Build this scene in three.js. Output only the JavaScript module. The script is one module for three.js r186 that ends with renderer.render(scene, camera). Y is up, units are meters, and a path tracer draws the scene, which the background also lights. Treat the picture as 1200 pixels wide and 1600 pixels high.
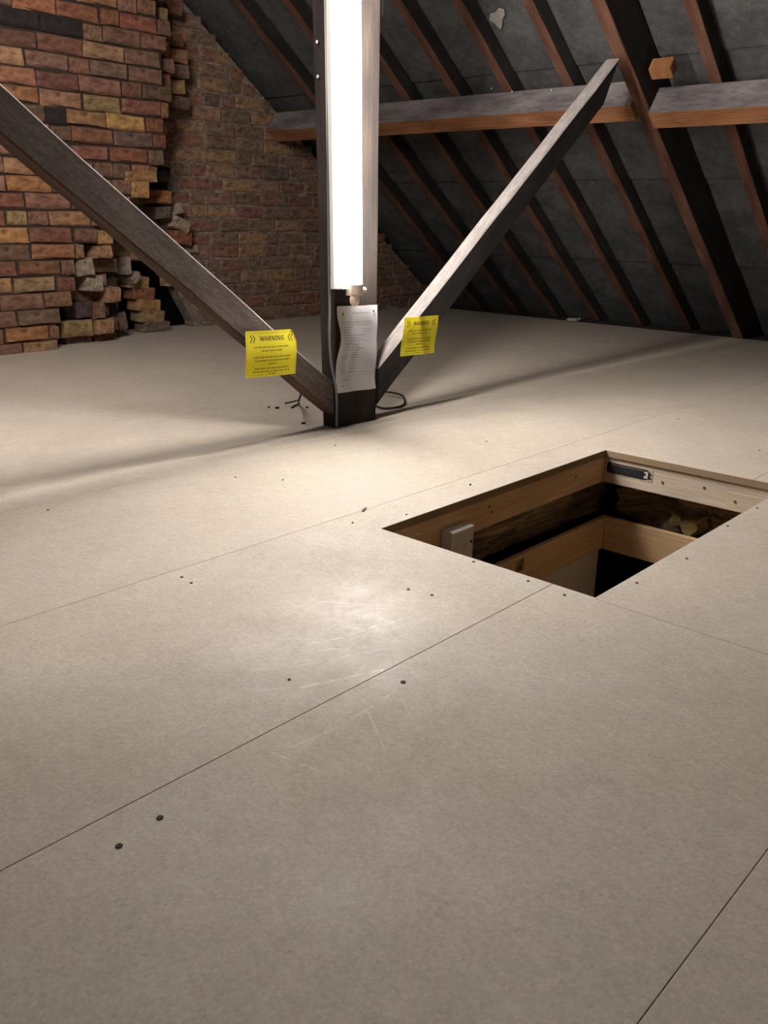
import * as THREE from 'three';
import { mergeGeometries, toCreasedNormals } from 'three/addons/utils/BufferGeometryUtils.js';
import { ImprovedNoise } from 'three/addons/math/ImprovedNoise.js';
import { RectAreaLightUniformsLib } from 'three/addons/lights/RectAreaLightUniformsLib.js';

// ------------------------------------------------------------------ camera, light, exposure
const scene = new THREE.Scene();
scene.background = new THREE.Color(0x000000);
const renderer = new THREE.WebGLRenderer({ antialias: true });
renderer.toneMapping = THREE.LinearToneMapping;
renderer.toneMappingExposure = 3.4;
renderer.shadowMap.enabled = true;
RectAreaLightUniformsLib.init();

const FOCAL = 1386.77, PITCH = 0.3213145, ROLL = -0.01993223, YAW = 0.7305256, EYE = 0.7;   // focal length in pixels of a 1200 x 1600 frame
const sy = Math.sin(YAW), cy = Math.cos(YAW), V = (x, y, z) => new THREE.Vector3(x, y, z);
const camRight0 = V(sy, 0, cy), camFwd0 = V(cy, 0, -sy), UPV = V(0, 1, 0);
const tilted = UPV.clone().multiplyScalar(Math.cos(PITCH)).addScaledVector(camFwd0, Math.sin(PITCH));
const camRight = camRight0.clone().multiplyScalar(Math.cos(ROLL)).addScaledVector(tilted, -Math.sin(ROLL));
const camUp = camRight0.clone().multiplyScalar(Math.sin(ROLL)).addScaledVector(tilted, Math.cos(ROLL));
const camFwd = UPV.clone().multiplyScalar(-Math.sin(PITCH)).addScaledVector(camFwd0, Math.cos(PITCH));
const camera = new THREE.PerspectiveCamera(2 * Math.atan(800 / FOCAL) * 180 / Math.PI, 0.75, 0.05, 60);
camera.position.set(0, EYE, 0);
camera.quaternion.setFromRotationMatrix(new THREE.Matrix4().makeBasis(camRight, camUp, camFwd.clone().negate()));
scene.add(camera);
const LAMP_POWER = 74;          // radiance of the strip lamp on the post
const LAMP2_POWER = 125;         // the second strip lamp, on the far side of the left principal rafter

// a point of the photograph -> the scene, on a vertical plane of constant z or on the floor
function ray(u, v) {
  return camFwd.clone().addScaledVector(camRight, (u - 600) / FOCAL).addScaledVector(camUp, -(v - 800) / FOCAL);
}
const atZ = (u, v, z) => { const r = ray(u, v); return V(0, EYE, 0).addScaledVector(r, z / r.z); };
const atY = (u, v, y = 0) => { const r = ray(u, v); return V(0, EYE, 0).addScaledVector(r, (y - EYE) / r.y); };
const atX = (u, v, x) => { const r = ray(u, v); return V(0, EYE, 0).addScaledVector(r, x / r.x); };

// ------------------------------------------------------------------ helpers
let seed = 7;
const rnd = () => { seed = (seed * 1664525 + 1013904223) >>> 0; return seed / 4294967296; };
const rr = (a, b) => a + (b - a) * rnd();
const noise = new ImprovedNoise();
const N = (x, y, z = 0) => noise.noise(x, y, z);
const fbm = (x, y, z = 0, o = 4) => { let s = 0, a = 0.5, f = 1; for (let i = 0; i < o; i++) { s += a * N(x * f, y * f, z + i * 7.3); a *= 0.5; f *= 2.03; } return s; };
const taken = {};
function numbered(n) { const k = taken[n] = (taken[n] ?? -1) + 1; return k ? n + '_' + String(k).padStart(3, '0') : n; }
function shadows(o) { o.traverse(m => { if (m.isMesh) { m.castShadow = true; m.receiveShadow = true; } }); return o; }
function mesh(name, geo, mat, parent) {
  const m = new THREE.Mesh(geo, mat); m.castShadow = m.receiveShadow = true;
  m.name = parent ? name : numbered(name);
  if (parent) { const same = parent.children.filter(c => c.name.replace(/_\d{3}$/, '') === name).length; if (same) m.name = name + '_' + String(same).padStart(3, '0'); }
  (parent || scene).add(m); return m;
}
function group(name, pos = [0, 0, 0]) { const g = new THREE.Group(); g.name = numbered(name); g.position.set(...pos); scene.add(g); return g; }
function tag(o, label, category, grp, kind) {
  o.userData.label = label; o.userData.category = category; if (grp) o.userData.group = grp; if (kind) o.userData.kind = kind; return o;
}
function structure(o, label) { o.userData.kind = 'structure'; if (label) o.userData.label = label; return o; }

// textures computed pixel by pixel, colours given in sRGB 0..255
function dataTex(w, h, fn, srgb = true, rx = 1, ry = 1) {
  const d = new Uint8Array(w * h * 4);
  for (let j = 0; j < h; j++) for (let i = 0; i < w; i++) { const c = fn(i / w, j / h, i, j), k = (j * w + i) * 4; d[k] = c[0]; d[k + 1] = c[1]; d[k + 2] = c[2]; d[k + 3] = 255; }
  const t = new THREE.DataTexture(d, w, h, THREE.RGBAFormat);
  t.wrapS = t.wrapT = THREE.RepeatWrapping; t.magFilter = THREE.LinearFilter; t.minFilter = THREE.LinearMipmapLinearFilter; t.generateMipmaps = true;
  if (srgb) t.colorSpace = THREE.SRGBColorSpace; t.repeat.set(rx, ry); t.needsUpdate = true; return t;
}
const cl = v => Math.max(0, Math.min(255, v));
const grey = v => [cl(v), cl(v), cl(v)];
// periodic value noise for tiling textures
function valueGrid(n, s) { let q = s; const a = new Float32Array(n * n); for (let i = 0; i < n * n; i++) { q = (q * 1664525 + 1013904223) >>> 0; a[i] = q / 4294967296; } return (u, v) => { const x = u * n, y = v * n, x0 = Math.floor(x), y0 = Math.floor(y), fx = x - x0, fy = y - y0, g = (i, j) => a[((j % n + n) % n) * n + ((i % n + n) % n)]; const sx = fx * fx * (3 - 2 * fx), sy2 = fy * fy * (3 - 2 * fy); return (g(x0, y0) * (1 - sx) + g(x0 + 1, y0) * sx) * (1 - sy2) + (g(x0, y0 + 1) * (1 - sx) + g(x0 + 1, y0 + 1) * sx) * sy2; }; }
const v8 = valueGrid(8, 11), v32 = valueGrid(32, 12), v128 = valueGrid(128, 13), v256 = valueGrid(256, 14), v512 = valueGrid(512, 15);

const chipMap = dataTex(1024, 1024, (u, v) => {
  const big = (v8(u, v) - 0.5) * 10 + (v32(u, v) - 0.5) * 8, mid = (v128(u, v * 0.5 + u * 0.5) - 0.5) * 9, fine = (v256(u, v) - 0.5) * 19 + (v512(u, v) - 0.5) * 24;
  const fleck = v256(v, u) > 0.92 ? -20 : 0, s = big + mid + fine + fleck;
  return [cl(187 + s * 0.7), cl(177 + s * 0.7), cl(164 + s * 0.68)];
});
chipMap.repeat.set(1 / 1.1, 1 / 1.1);
const chipRough = dataTex(512, 512, (u, v) => { const s = 186 + (v8(u, v) - 0.5) * 30 + (v32(u, v) - 0.5) * 16 + (v256(u, v) - 0.5) * 24; return [255, cl(s), 0]; }, false);
chipRough.repeat.set(1 / 1.1, 1 / 1.1);
const grain = (base, amp, spread) => dataTex(512, 256, (u, v) => {
  const w = v + (v8(u * 0.5, v) - 0.5) * 0.05, s = (v128(u * 0.04, w) - 0.5) * amp + (v256(u * 0.12, w) - 0.5) * amp * 0.8 + (v8(u, v) - 0.5) * spread + (v512(u, v) - 0.5) * amp * 0.4;
  return [cl(base[0] + s), cl(base[1] + s * 0.85), cl(base[2] + s * 0.75)];
});
const grainBump = dataTex(512, 256, (u, v) => grey(128 + (v128(u * 0.04, v) - 0.5) * 120 + (v256(u * 0.1, v) - 0.5) * 80), false);
const wood = (base, amp, spread, rough = 0.85, bump = 0.0015) => new THREE.MeshStandardMaterial({ map: grain(base, amp, spread), bumpMap: grainBump, bumpScale: bump, roughness: rough });
const M = {
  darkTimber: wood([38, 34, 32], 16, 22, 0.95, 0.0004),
  dustyTimber: new THREE.MeshStandardMaterial({ roughness: 1, map: dataTex(512, 256, (u, v) => { const s = (v8(u, v) - 0.5) * 26 + (v32(u * 0.5, v) - 0.5) * 12 + (v128(u * 0.06, v) - 0.5) * 6 + (v256(u * 0.5, v * 0.5) - 0.5) * 26; return [cl(86 + s), cl(76 + s), cl(70 + s)]; }) }),
  brownTimber: wood([122, 84, 60], 34, 30),
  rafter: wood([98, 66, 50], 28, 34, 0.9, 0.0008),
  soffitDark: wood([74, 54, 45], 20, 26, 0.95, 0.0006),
  postTimber: wood([46, 38, 34], 16, 22, 0.95, 0.0004),
  purlin: wood([146, 98, 62], 34, 30),
  pine: wood([222, 186, 142], 24, 18, 0.7, 0.0006),
  palePine: wood([208, 192, 172], 22, 18, 0.7, 0.0006),
  dust: new THREE.MeshStandardMaterial({ map: dataTex(256, 256, (u, v) => { const s = (v32(u, v) - 0.5) * 24 + (v256(u, v) - 0.5) * 26; return [cl(156 + s), cl(149 + s), cl(146 + s)]; }), roughness: 1 }),
  greyDust: new THREE.MeshStandardMaterial({ map: dataTex(256, 256, (u, v) => { const s = (v8(u, v) - 0.5) * 40 + (v32(u, v) - 0.5) * 24 + (v256(u, v) - 0.5) * 22; return [cl(118 + s), cl(112 + s), cl(112 + s)]; }), roughness: 1 }),
  felt: new THREE.MeshStandardMaterial({ map: dataTex(512, 512, (u, v) => { const s = (v8(u, v) - 0.5) * 22 + (v32(u, v) - 0.5) * 16 + (v256(u, v) - 0.5) * 22 + (v512(u, v) - 0.5) * 16; return [cl(82 + s), cl(82 + s), cl(82 + s)]; }), roughness: 1 }),
  chip: new THREE.MeshStandardMaterial({ map: chipMap, roughnessMap: chipRough, roughness: 1 }),
  chipEdge: new THREE.MeshStandardMaterial({ color: 0x9a8468, roughness: 0.95 }),
  whiteBlock: new THREE.MeshStandardMaterial({ color: 0xd9d2cc, roughness: 0.7 }),
  metalWhite: new THREE.MeshStandardMaterial({ color: 0xe4e4e0, roughness: 0.45 }),
  capPlastic: new THREE.MeshStandardMaterial({ color: 0xe6d2c4, roughness: 0.5 }),
  cableGrey: new THREE.MeshStandardMaterial({ color: 0x77777a, roughness: 0.55 }),
  cableBlack: new THREE.MeshStandardMaterial({ color: 0x1c1b1c, roughness: 0.6 }),
  steel: new THREE.MeshStandardMaterial({ color: 0x6a625a, roughness: 0.45, metalness: 0.7 }),
  screw: new THREE.MeshStandardMaterial({ color: 0x1d1712, roughness: 0.8 }),
  soot: new THREE.MeshStandardMaterial({ color: 0x0c0b0b, roughness: 1 }),
  plaster: new THREE.MeshStandardMaterial({ color: 0xe2dcd4, roughness: 0.9 }),
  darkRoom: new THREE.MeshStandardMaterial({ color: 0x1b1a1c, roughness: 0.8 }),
  wool: new THREE.MeshStandardMaterial({ map: dataTex(256, 256, (u, v) => { const s = (v8(u, v) - 0.5) * 60 + (v32(u, v) - 0.5) * 60 + (v128(u, v) - 0.5) * 40; return [cl(150 + s), cl(132 + s), cl(106 + s * 0.8)]; }), roughness: 1 }),
  woolPale: new THREE.MeshStandardMaterial({ color: 0xbfa878, roughness: 1 }),
};

// an upright slab cut from a polygon in the plane of the truss (x, y), from z0 to z1; grain runs along `ang`
function prism(poly, z0, z1, ang, bevel = 0.004) {
  const s = new THREE.Shape(poly.map(p => new THREE.Vector2(p[0], p[1])));
  let g = new THREE.ExtrudeGeometry(s, { depth: z1 - z0 - 2 * bevel, bevelEnabled: bevel > 0, bevelSize: bevel, bevelThickness: bevel, bevelOffset: -bevel, bevelSegments: 1, curveSegments: 4 });
  g.translate(0, 0, z0 + bevel);
  return grainUv(g, V(Math.cos(ang), Math.sin(ang), 0));
}
function grainUv(g, axis) {
  if (g.index) g = g.toNonIndexed();
  const p = g.attributes.position, n = g.attributes.normal, uv = new Float32Array(p.count * 2), off = rnd() * 5;
  const a = axis.clone().normalize(), e = Math.abs(a.y) > 0.9 ? V(1, 0, 0) : UPV, b = e.clone().cross(a).normalize(), c = a.clone().cross(b);
  const q = V(), m = V();
  for (let i = 0; i < p.count; i++) {
    q.fromBufferAttribute(p, i); m.fromBufferAttribute(n, i);
    const useB = Math.abs(m.dot(c)) > Math.abs(m.dot(b));
    uv[2 * i] = q.dot(a) / 1.2 + off; uv[2 * i + 1] = (useB ? q.dot(b) : q.dot(c)) / 0.35 + off * 0.37;
  }
  g.setAttribute('uv', new THREE.BufferAttribute(uv, 2)); return g;
}
// triangles whose normal passes `test` take material 1
function splitFaces(g, test) {
  if (g.index) g = g.toNonIndexed();
  const n = g.attributes.normal, pos = g.attributes.position, tri = pos.count / 3, A = [], B = [], m = V(), c = V();
  for (let t = 0; t < tri; t++) { m.fromBufferAttribute(n, 3 * t); c.fromBufferAttribute(pos, 3 * t); (test(m, c) ? B : A).push(t); }
  const out = new THREE.BufferGeometry();
  for (const k of ['position', 'normal', 'uv']) { const at = g.attributes[k], w = at.itemSize, d = new Float32Array(at.array.length); let o = 0; for (const t of A.concat(B)) { d.set(at.array.subarray(t * 3 * w, (t + 1) * 3 * w), o); o += 3 * w; } out.setAttribute(k, new THREE.BufferAttribute(d, w)); }
  out.addGroup(0, A.length * 3, 0); out.addGroup(A.length * 3, B.length * 3, 1); return out;
}
// long edges of an old sawn beam are not quite straight
function wobble(a, b, n, amp) { const o = []; const d = [b[0] - a[0], b[1] - a[1]], L = Math.hypot(...d); for (let i = 0; i < n; i++) { const t = i / n, w = i ? (rnd() - 0.5) * 2 * amp : 0; o.push([a[0] + d[0] * t - d[1] / L * w, a[1] + d[1] * t + d[0] / L * w]); } return o; }
function box(x0, x1, y0, y1, z0, z1, axis = V(1, 0, 0), bevel = 0.002) {
  return boxAxis(x0, x1, y0, y1, z0, z1, axis, bevel);
}
function boxAxis(x0, x1, y0, y1, z0, z1, axis, bevel) {
  const s = new THREE.Shape(); s.moveTo(x0, y0); s.lineTo(x1, y0); s.lineTo(x1, y1); s.lineTo(x0, y1); s.closePath();
  const g = new THREE.ExtrudeGeometry(s, { depth: z1 - z0 - 2 * bevel, bevelEnabled: bevel > 0, bevelSize: bevel, bevelThickness: bevel, bevelOffset: -bevel, bevelSegments: 1 });
  g.translate(0, 0, z0 + bevel); return grainUv(g, axis);
}
function metreUv(g, s = 1) { // box mapping in metres
  if (g.index) g = g.toNonIndexed();
  const p = g.attributes.position, n = g.attributes.normal, uv = new Float32Array(p.count * 2);
  for (let i = 0; i < p.count; i++) {
    const ax = Math.abs(n.getX(i)), ay = Math.abs(n.getY(i)), az = Math.abs(n.getZ(i));
    const [u, v] = ay >= ax && ay >= az ? [p.getX(i), -p.getZ(i)] : az >= ax ? [p.getX(i), p.getY(i)] : [p.getZ(i), p.getY(i)];
    uv[2 * i] = u * s; uv[2 * i + 1] = v * s;
  }
  g.setAttribute('uv', new THREE.BufferAttribute(uv, 2)); return g;
}
const tube = (pts, r, seg = 60, rad = 8) => new THREE.TubeGeometry(new THREE.CatmullRomCurve3(pts), seg, r, rad);

// ------------------------------------------------------------------ the room shell
const RIDGE_X = 2.23, SLOPE = 0.75, FOOT = 6.17, BACK = -4.8, BREAST = -4.445, FRONT = 2.7;
const LEFT_FOOT = 2 * RIDGE_X - FOOT;
const slopeLen = Math.hypot(1, SLOPE), nx = SLOPE / slopeLen, ny = 1 / slopeLen;        // outward normal of the right roof slope
const onRoof = (x, off) => [x - nx * off, SLOPE * (FOOT - x) - ny * off];              // a point `off` below the felt

// roof slopes: strips of grey felt, each lapping over the one below
for (const side of [1, -1]) {
  const roof = group(side > 0 ? 'ceiling' : 'ceiling_left'); structure(roof);
  const xs = [FOOT + 0.25, 5.55, 4.92, 4.25, 3.55, 2.88, RIDGE_X - 0.02];
  for (let i = 0; i < xs.length - 1; i++) {
    const a = xs[i], b = xs[i + 1] - 0.07;
    const A0 = onRoof(a, 0.012), B0 = onRoof(Math.max(b, RIDGE_X - 0.03), 0), A1 = onRoof(a, -0.006), B1 = onRoof(Math.max(b, RIDGE_X - 0.03), -0.03);
    const poly = [A0, A1, B1, B0].map(p => side > 0 ? p : [2 * RIDGE_X - p[0], p[1]]);
    if (side < 0) poly.reverse();
    const g = prism(poly, BACK - 0.62, FRONT + 0.2, -Math.atan(SLOPE) * side, 0.002);
    const uv = g.attributes.uv; for (let k = 0; k < uv.count; k++) uv.setXY(k, g.attributes.position.getX(k) * 1.3, g.attributes.position.getZ(k) * 1.0);
    mesh('felt_strip', g, M.felt, roof);
  }
}

// ------------------------------------------------------------------ chipboard floor, board by board, with the hatch cut out
const H = { x0: 1.47, x1: 2.545, z0: -1.325, z1: -0.757 };
const floor = group('floor'); structure(floor);
const TH = 0.022, GAP = 0.0003;
function slab(pts) {   // pts as [x, z], anticlockwise or clockwise
  const s = new THREE.Shape(pts.map(p => new THREE.Vector2(p[0], -p[1])));
  const b = 0.0007;
  let g = new THREE.ExtrudeGeometry(s, { depth: TH - 2 * b, bevelEnabled: true, bevelSize: b, bevelThickness: b, bevelOffset: -b - GAP, bevelSegments: 1 });
  g.rotateX(-Math.PI / 2); g.translate(0, -TH + b, 0); g = metreUv(g);
  const uv = g.attributes.uv, ou = rnd(), ov = rnd(); for (let i = 0; i < uv.count; i++) uv.setXY(i, uv.getX(i) + ou, uv.getY(i) + ov);
  return splitFaces(g, n => Math.abs(n.y) < 0.5);
}
// pale scuffs and scratches rubbed into the boards in front of the hatch: points of the photograph, width in mm
const SCUFFS = [
  [[490, 848, 560, 868, 600, 872, 690, 873], 2.2, 0.6], [[515, 870, 545, 885, 575, 896], 1.8, 0.35], [[430, 964, 475, 942, 520, 920, 545, 912], 1.8, 0.4], [[470, 946, 530, 946, 590, 953, 660, 947, 700, 946], 2.4, 0.6],
  [[505, 940, 560, 944, 600, 951], 3, 0.55], [[508, 970, 535, 962, 555, 958], 2.4, 0.6], [[480, 1006, 530, 998, 560, 988, 590, 976, 612, 968], 3.2, 0.8], [[555, 955, 560, 965, 566, 975], 2, 0.6],
  [[530, 1022, 560, 1004, 572, 990], 2.2, 0.5], [[470, 1040, 520, 1030, 560, 1022, 610, 1012], 3, 0.5], [[470, 1074, 520, 1064, 555, 1056, 598, 1046], 4.5, 0.85], [[400, 1080, 450, 1074, 475, 1072], 3, 0.45],
  [[455, 1168, 520, 1140, 575, 1108, 622, 1076], 2.2, 0.7], [[500, 1102, 545, 1098, 585, 1097], 1.6, 0.35], [[575, 1112, 590, 1145, 604, 1180], 1.6, 0.6], [[626, 1088, 645, 1125, 664, 1160], 1.4, 0.45], [[668, 1075, 682, 1105, 692, 1130], 1.4, 0.4],
  [[425, 1176, 460, 1190, 520, 1212], 1.8, 0.7], [[460, 1176, 490, 1155, 530, 1135], 1.5, 0.4], [[610, 1005, 640, 985, 665, 965], 1.6, 0.4], [[545, 1000, 575, 990, 620, 970], 4, 0.45], [[500, 1016, 540, 1012, 575, 1010], 5, 0.35],
  [[560, 820, 585, 808, 640, 790], 1.6, 0.3], [[600, 975, 640, 965, 660, 958], 1.8, 0.4], [[590, 910, 600, 902, 615, 898], 1.4, 0.25], [[450, 1052, 500, 1040, 540, 1030], 2, 0.35], [[520, 985, 545, 978, 575, 975], 2.5, 0.4],
];
function scuffedMaterial(x0, z0, w, h) {
  const W = 2048, Hh = Math.round(W * h / w / 2) * 2, cv = document.createElement('canvas'); cv.width = W; cv.height = Hh;
  const c = cv.getContext('2d'), im = c.createImageData(W, Hh), d = im.data, T = chipMap.image.data;
  for (let j = 0; j < Hh; j++) for (let i = 0; i < W; i++) {
    const u = i / W * w / 1.1, v = j / Hh * h / 1.1, k = (j * W + i) * 4, q = ((Math.floor((v % 1) * 1024) * 1024) + Math.floor((u % 1) * 1024)) * 4;
    d[k] = T[q]; d[k + 1] = T[q + 1]; d[k + 2] = T[q + 2]; d[k + 3] = 255;
  }
  c.putImageData(im, 0, 0); c.lineCap = 'round'; c.lineJoin = 'round';
  const px = (u, v) => { const p = atY(u, v); return [(p.x - x0) / w * W, (p.z - z0) / h * Hh]; };
  const stroke = (q, mm, al) => {
    for (const [k, a] of [[2.4, 0.22], [1, 0.6]]) {
      c.strokeStyle = 'rgba(240,236,234,' + (al * a).toFixed(3) + ')'; c.lineWidth = Math.max(0.8, mm * k * 0.001 / w * W); c.beginPath(); c.moveTo(...q[0]);
      for (let i = 1; i < q.length; i++) { const m = i < q.length - 1 ? [(q[i][0] + q[i + 1][0]) / 2, (q[i][1] + q[i + 1][1]) / 2] : q[i]; c.quadraticCurveTo(...q[i], ...m); }
      c.stroke();
    }
  };
  const keep = seed; seed = 321;
  for (const [pts, mm, al] of SCUFFS) {
    const q = []; for (let i = 0; i < pts.length; i += 2) q.push(px(pts[i], pts[i + 1]));
    for (const share of [0.5, 0.9]) { c.setLineDash([rr(14, 50), rr(3, 18), rr(5, 30), rr(6, 30)]); stroke(q, mm * 0.7 * share, al * 0.75); }
  }
  c.setLineDash([]);
  for (let i = 0; i < 90; i++) { // fine scrapes, most of them running along the reach of the ladder
    const u = 540 + (rnd() + rnd() - 1) * 130, v = 985 + (rnd() + rnd() - 1) * 120, L = rr(8, 46), t = rnd() < 0.7 ? rr(-0.35, 0.12) : rr(-0.9, 1.2);
    stroke([px(u - L * Math.cos(t), v - L * Math.sin(t) * 0.7), px(u, v + rr(-1, 1)), px(u + L * Math.cos(t), v + L * Math.sin(t) * 0.7)], rr(0.7, 1.5), rr(0.08, 0.4));
  }
  seed = keep;
  const t = new THREE.CanvasTexture(cv); t.colorSpace = THREE.SRGBColorSpace; t.wrapS = t.wrapT = THREE.ClampToEdgeWrapping;
  const RW = 512, RH = Math.max(64, Math.round(512 * h / w)), RT = chipRough.image.data, mid = atY(540, 985);
  const rough = dataTex(RW, RH, (u, v) => { // rubbed smooth where feet and ladders have scraped in front of the hatch
    const x = x0 + u * w, z = z0 + (1 - v) * h, d = Math.hypot((x - mid.x) / 0.3, (z - mid.z) / 0.24) + fbm(x * 7, z * 7, 3, 3) * 0.7, k = Math.max(0, Math.min(1, 1.25 - d));
    const q = ((Math.floor((z / 1.1 + 9) % 1 * 512) * 512) + Math.floor((x / 1.1 + 9) % 1 * 512)) * 4 + 1; return [255, cl(RT[q] - 26 * k * k * (3 - 2 * k)), 0];
  }, false); rough.wrapS = rough.wrapT = THREE.ClampToEdgeWrapping;
  return new THREE.MeshStandardMaterial({ map: t, roughnessMap: rough, roughness: 1 });
}
function board(pts, mat) { return mesh('board', slab(pts), [mat || M.chip, M.chipEdge], floor); }
function scuffedBoard(pts, x0, z0, w, h) {
  const m = board(pts, scuffedMaterial(x0, z0, w, h)), p = m.geometry.attributes.position, uv = m.geometry.attributes.uv;
  for (let i = 0; i < p.count; i++) uv.setXY(i, (p.getX(i) - x0) / w, 1 - (p.getZ(i) - z0) / h);
  return m;
}
const rect = (x0, x1, z0, z1) => [[x0, z0], [x1, z0], [x1, z1], [x0, z1]];
const FX0 = LEFT_FOOT + 0.35, FX1 = 5.82;
const screwed = {};
{
  const rows = [[-4.95, -4.48], [-4.48, -3.873], [-3.873, -3.266], [-3.266, -2.659], [-2.659, -2.052], [-2.052, -1.45], [-0.238, 0.367], [0.367, 0.974], [0.974, 1.581], [1.581, 2.188], [2.188, 2.7]];
  const cuts = [1.9, 3.3, 0.7, 2.9, 1.55, 2.9, -0.1, 0.9, 2.5, 0.4, 1.8];
  rows.forEach(([a, b], i) => {
    const xs = [FX0]; for (let x = cuts[i] - 2.4; x < FX1; x += 2.4) if (x > FX0 + 0.2 && x < FX1 - 0.2) xs.push(x); xs.push(FX1);
    for (let k = 0; k + 1 < xs.length; k++) board(rect(xs[k] - 0.0006, xs[k + 1] + 0.0006, a, b));
  });
  // row of the hatch
  screwed.far = scuffedBoard([[FX0 + 0.6, -1.45], [2.15, -1.45], [2.15, H.z0], [H.x0, H.z0], [H.x0, -0.853], [FX0 + 0.6, -0.853]], FX0 + 0.6, -1.45, 2.15 - FX0 - 0.6, 0.597);
  board([[2.15, -1.45], [4.55, -1.45], [4.55, -0.853], [H.x1, -0.853], [H.x1, H.z0], [2.15, H.z0]]);
  board(rect(4.55, FX1, -1.45, -0.853)); board(rect(FX0, FX0 + 0.6, -1.45, -0.853));
  // the row in front of it
  screwed.near = scuffedBoard([[FX0, -0.853], [H.x0, -0.853], [H.x0, H.z1], [1.463, -0.745], [1.463, -0.238], [FX0, -0.238]], FX0, -0.853, H.x0 - FX0, 0.615);
  screwed.right = board([[1.463, -0.745], [H.x0, H.z1], [H.x1, H.z1], [H.x1, -0.853], [3.86, -0.853], [3.86, -0.238], [1.463, -0.238]]);
  board(rect(3.86, FX1, -0.853, -0.238));
  // countersunk screw heads
  const sg = mergeGeometries([new THREE.CylinderGeometry(0.0042, 0.0042, 0.0006, 12), new THREE.TorusGeometry(0.0038, 0.0007, 4, 12).rotateX(Math.PI / 2)]);
  for (const [u, v] of [[630, 1066], [186, 1322], [250, 1278], [452, 1062], [299, 911], [284, 902], [825, 908], [740, 878], [675, 930], [638, 921], [655, 835], [882, 930], [712, 855], [1073, 873], [995, 911], [1183, 794], [1137, 822], [551, 817], [524, 696], [368, 746], [442, 750], [75, 797], [635, 804], [430, 637], [1187, 704], [1060, 655], [760, 690]]) {
    const p = atY(u, v); const m = mesh('screw_head', sg, M.screw, floor); m.position.set(p.x, 0.0005, p.z); const k = v > 1060 ? (u > 400 && u < 500 ? 0.6 : 1) : 0.75; m.scale.set(k, 1, k);
  }
  // torn splinter by the hatch corner
  const p = atY(566, 800), s = new THREE.Shape([[0, 0], [0.012, 0.005], [0.03, 0.003], [0.036, -0.004], [0.02, -0.007], [0.006, -0.005]].map(q => new THREE.Vector2(...q)));
  const g = new THREE.ExtrudeGeometry(s, { depth: 0.0015, bevelEnabled: true, bevelSize: 0.001, bevelThickness: 0.001, bevelSegments: 1 }).rotateX(-Math.PI / 2);
  const sp = mesh('splinter', g, M.brownTimber, floor); sp.scale.set(0.9, 1, 0.6); sp.position.set(p.x, 0.0005, p.z); sp.rotation.y = 0.5;
}
// dark timber plate in the eaves that the roof timbers stand on, beyond the end of the boards
structure(mesh('trim_1', box(FX1 + 0.005, FOOT + 0.3, -0.2, -0.004, BACK - 0.2, FRONT, V(0, 0, 1)), M.darkTimber));
structure(mesh('trim_2', box(LEFT_FOOT - 0.3, FX0 - 0.005, -0.2, -0.004, BACK - 0.2, FRONT, V(0, 0, 1)), M.darkTimber));

// ------------------------------------------------------------------ brick walls
const brickTex = [3, 17, 41].map(o => dataTex(128, 64, (u, v) => {
  const s = fbm(u * 5 + o, v * 3, o, 4) * 95 + (v128(u, v) - 0.5) * 34, dark = Math.max(0, fbm(u * 3 + o * 2, v * 2, o + 5, 3) - 0.12) * 260;
  return [cl(232 + s - dark), cl(228 + s * 1.05 - dark), cl(224 + s * 1.1 - dark)];
}));
const brickBump = dataTex(128, 64, (u, v) => grey(128 + fbm(u * 9, v * 5, 2, 4) * 190 + (v128(u, v) - 0.5) * 70), false);
const brickMats = {};
function brickMat(hex, k) { hex = hex & 0xf8f8f8; const key = hex + '_' + k; return brickMats[key] ||= new THREE.MeshStandardMaterial({ color: hex, map: brickTex[k], bumpMap: brickBump, bumpScale: 0.004, roughness: 0.95 }); }
// a worn brick: front face inset behind a ragged arris; unit size, front at z = 0, body behind
function brickGeo() {
  const r = a => (rnd() - 0.5) * 2 * a, P = [];
  const ring = (ix, iy, z, j, jz) => { const q = [[-0.5 + ix, -0.5 + iy], [0, -0.5 + iy], [0.5 - ix, -0.5 + iy], [0.5 - ix, 0.5 - iy], [0, 0.5 - iy], [-0.5 + ix, 0.5 - iy]]; return q.map(([x, y]) => { P.push(x + r(j * 0.4), y + r(j), z + r(jz)); return P.length / 3 - 1; }); };
  const f = ring(0.035, 0.1, 0, 0.075, 0.04), m = ring(0, 0, -0.08, 0.045, 0.03), b = ring(0, 0, -1, 0, 0), idx = [];
  P.push(r(0.1), r(0.1), 0.02 + r(0.03)); const c = P.length / 3 - 1;
  for (let i = 0; i < 6; i++) { const j = (i + 1) % 6; idx.push(c, f[i], f[j], f[i], m[i], m[j], f[i], m[j], f[j], m[i], b[i], b[j], m[i], b[j], m[j]); }
  let g = new THREE.BufferGeometry(); g.setAttribute('position', new THREE.Float32BufferAttribute(P, 3)); g.setIndex(idx);
  const uv = []; for (let i = 0; i < P.length / 3; i++) uv.push(P[3 * i] + 0.5, P[3 * i + 1] + 0.5 + (P[3 * i + 2] < -0.5 ? 0.3 : 0));
  g.setAttribute('uv', new THREE.Float32BufferAttribute(uv, 2));
  return toCreasedNormals(g, 0.6);
}
const brickShapes = Array.from({ length: 16 }, brickGeo);
function brick(parent, x, y, w, h, z, hex, depth = 0.105, turn = 0) {
  const m = mesh('brick', brickShapes[Math.floor(rnd() * brickShapes.length)], brickMat(hex, Math.floor(rnd() * 3)), parent);
  m.scale.set(w, h, depth); m.position.set(x, y, z); m.rotation.z = turn + rr(-0.012, 0.012); m.rotation.y = rr(-0.015, 0.015); return m;
}
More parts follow.
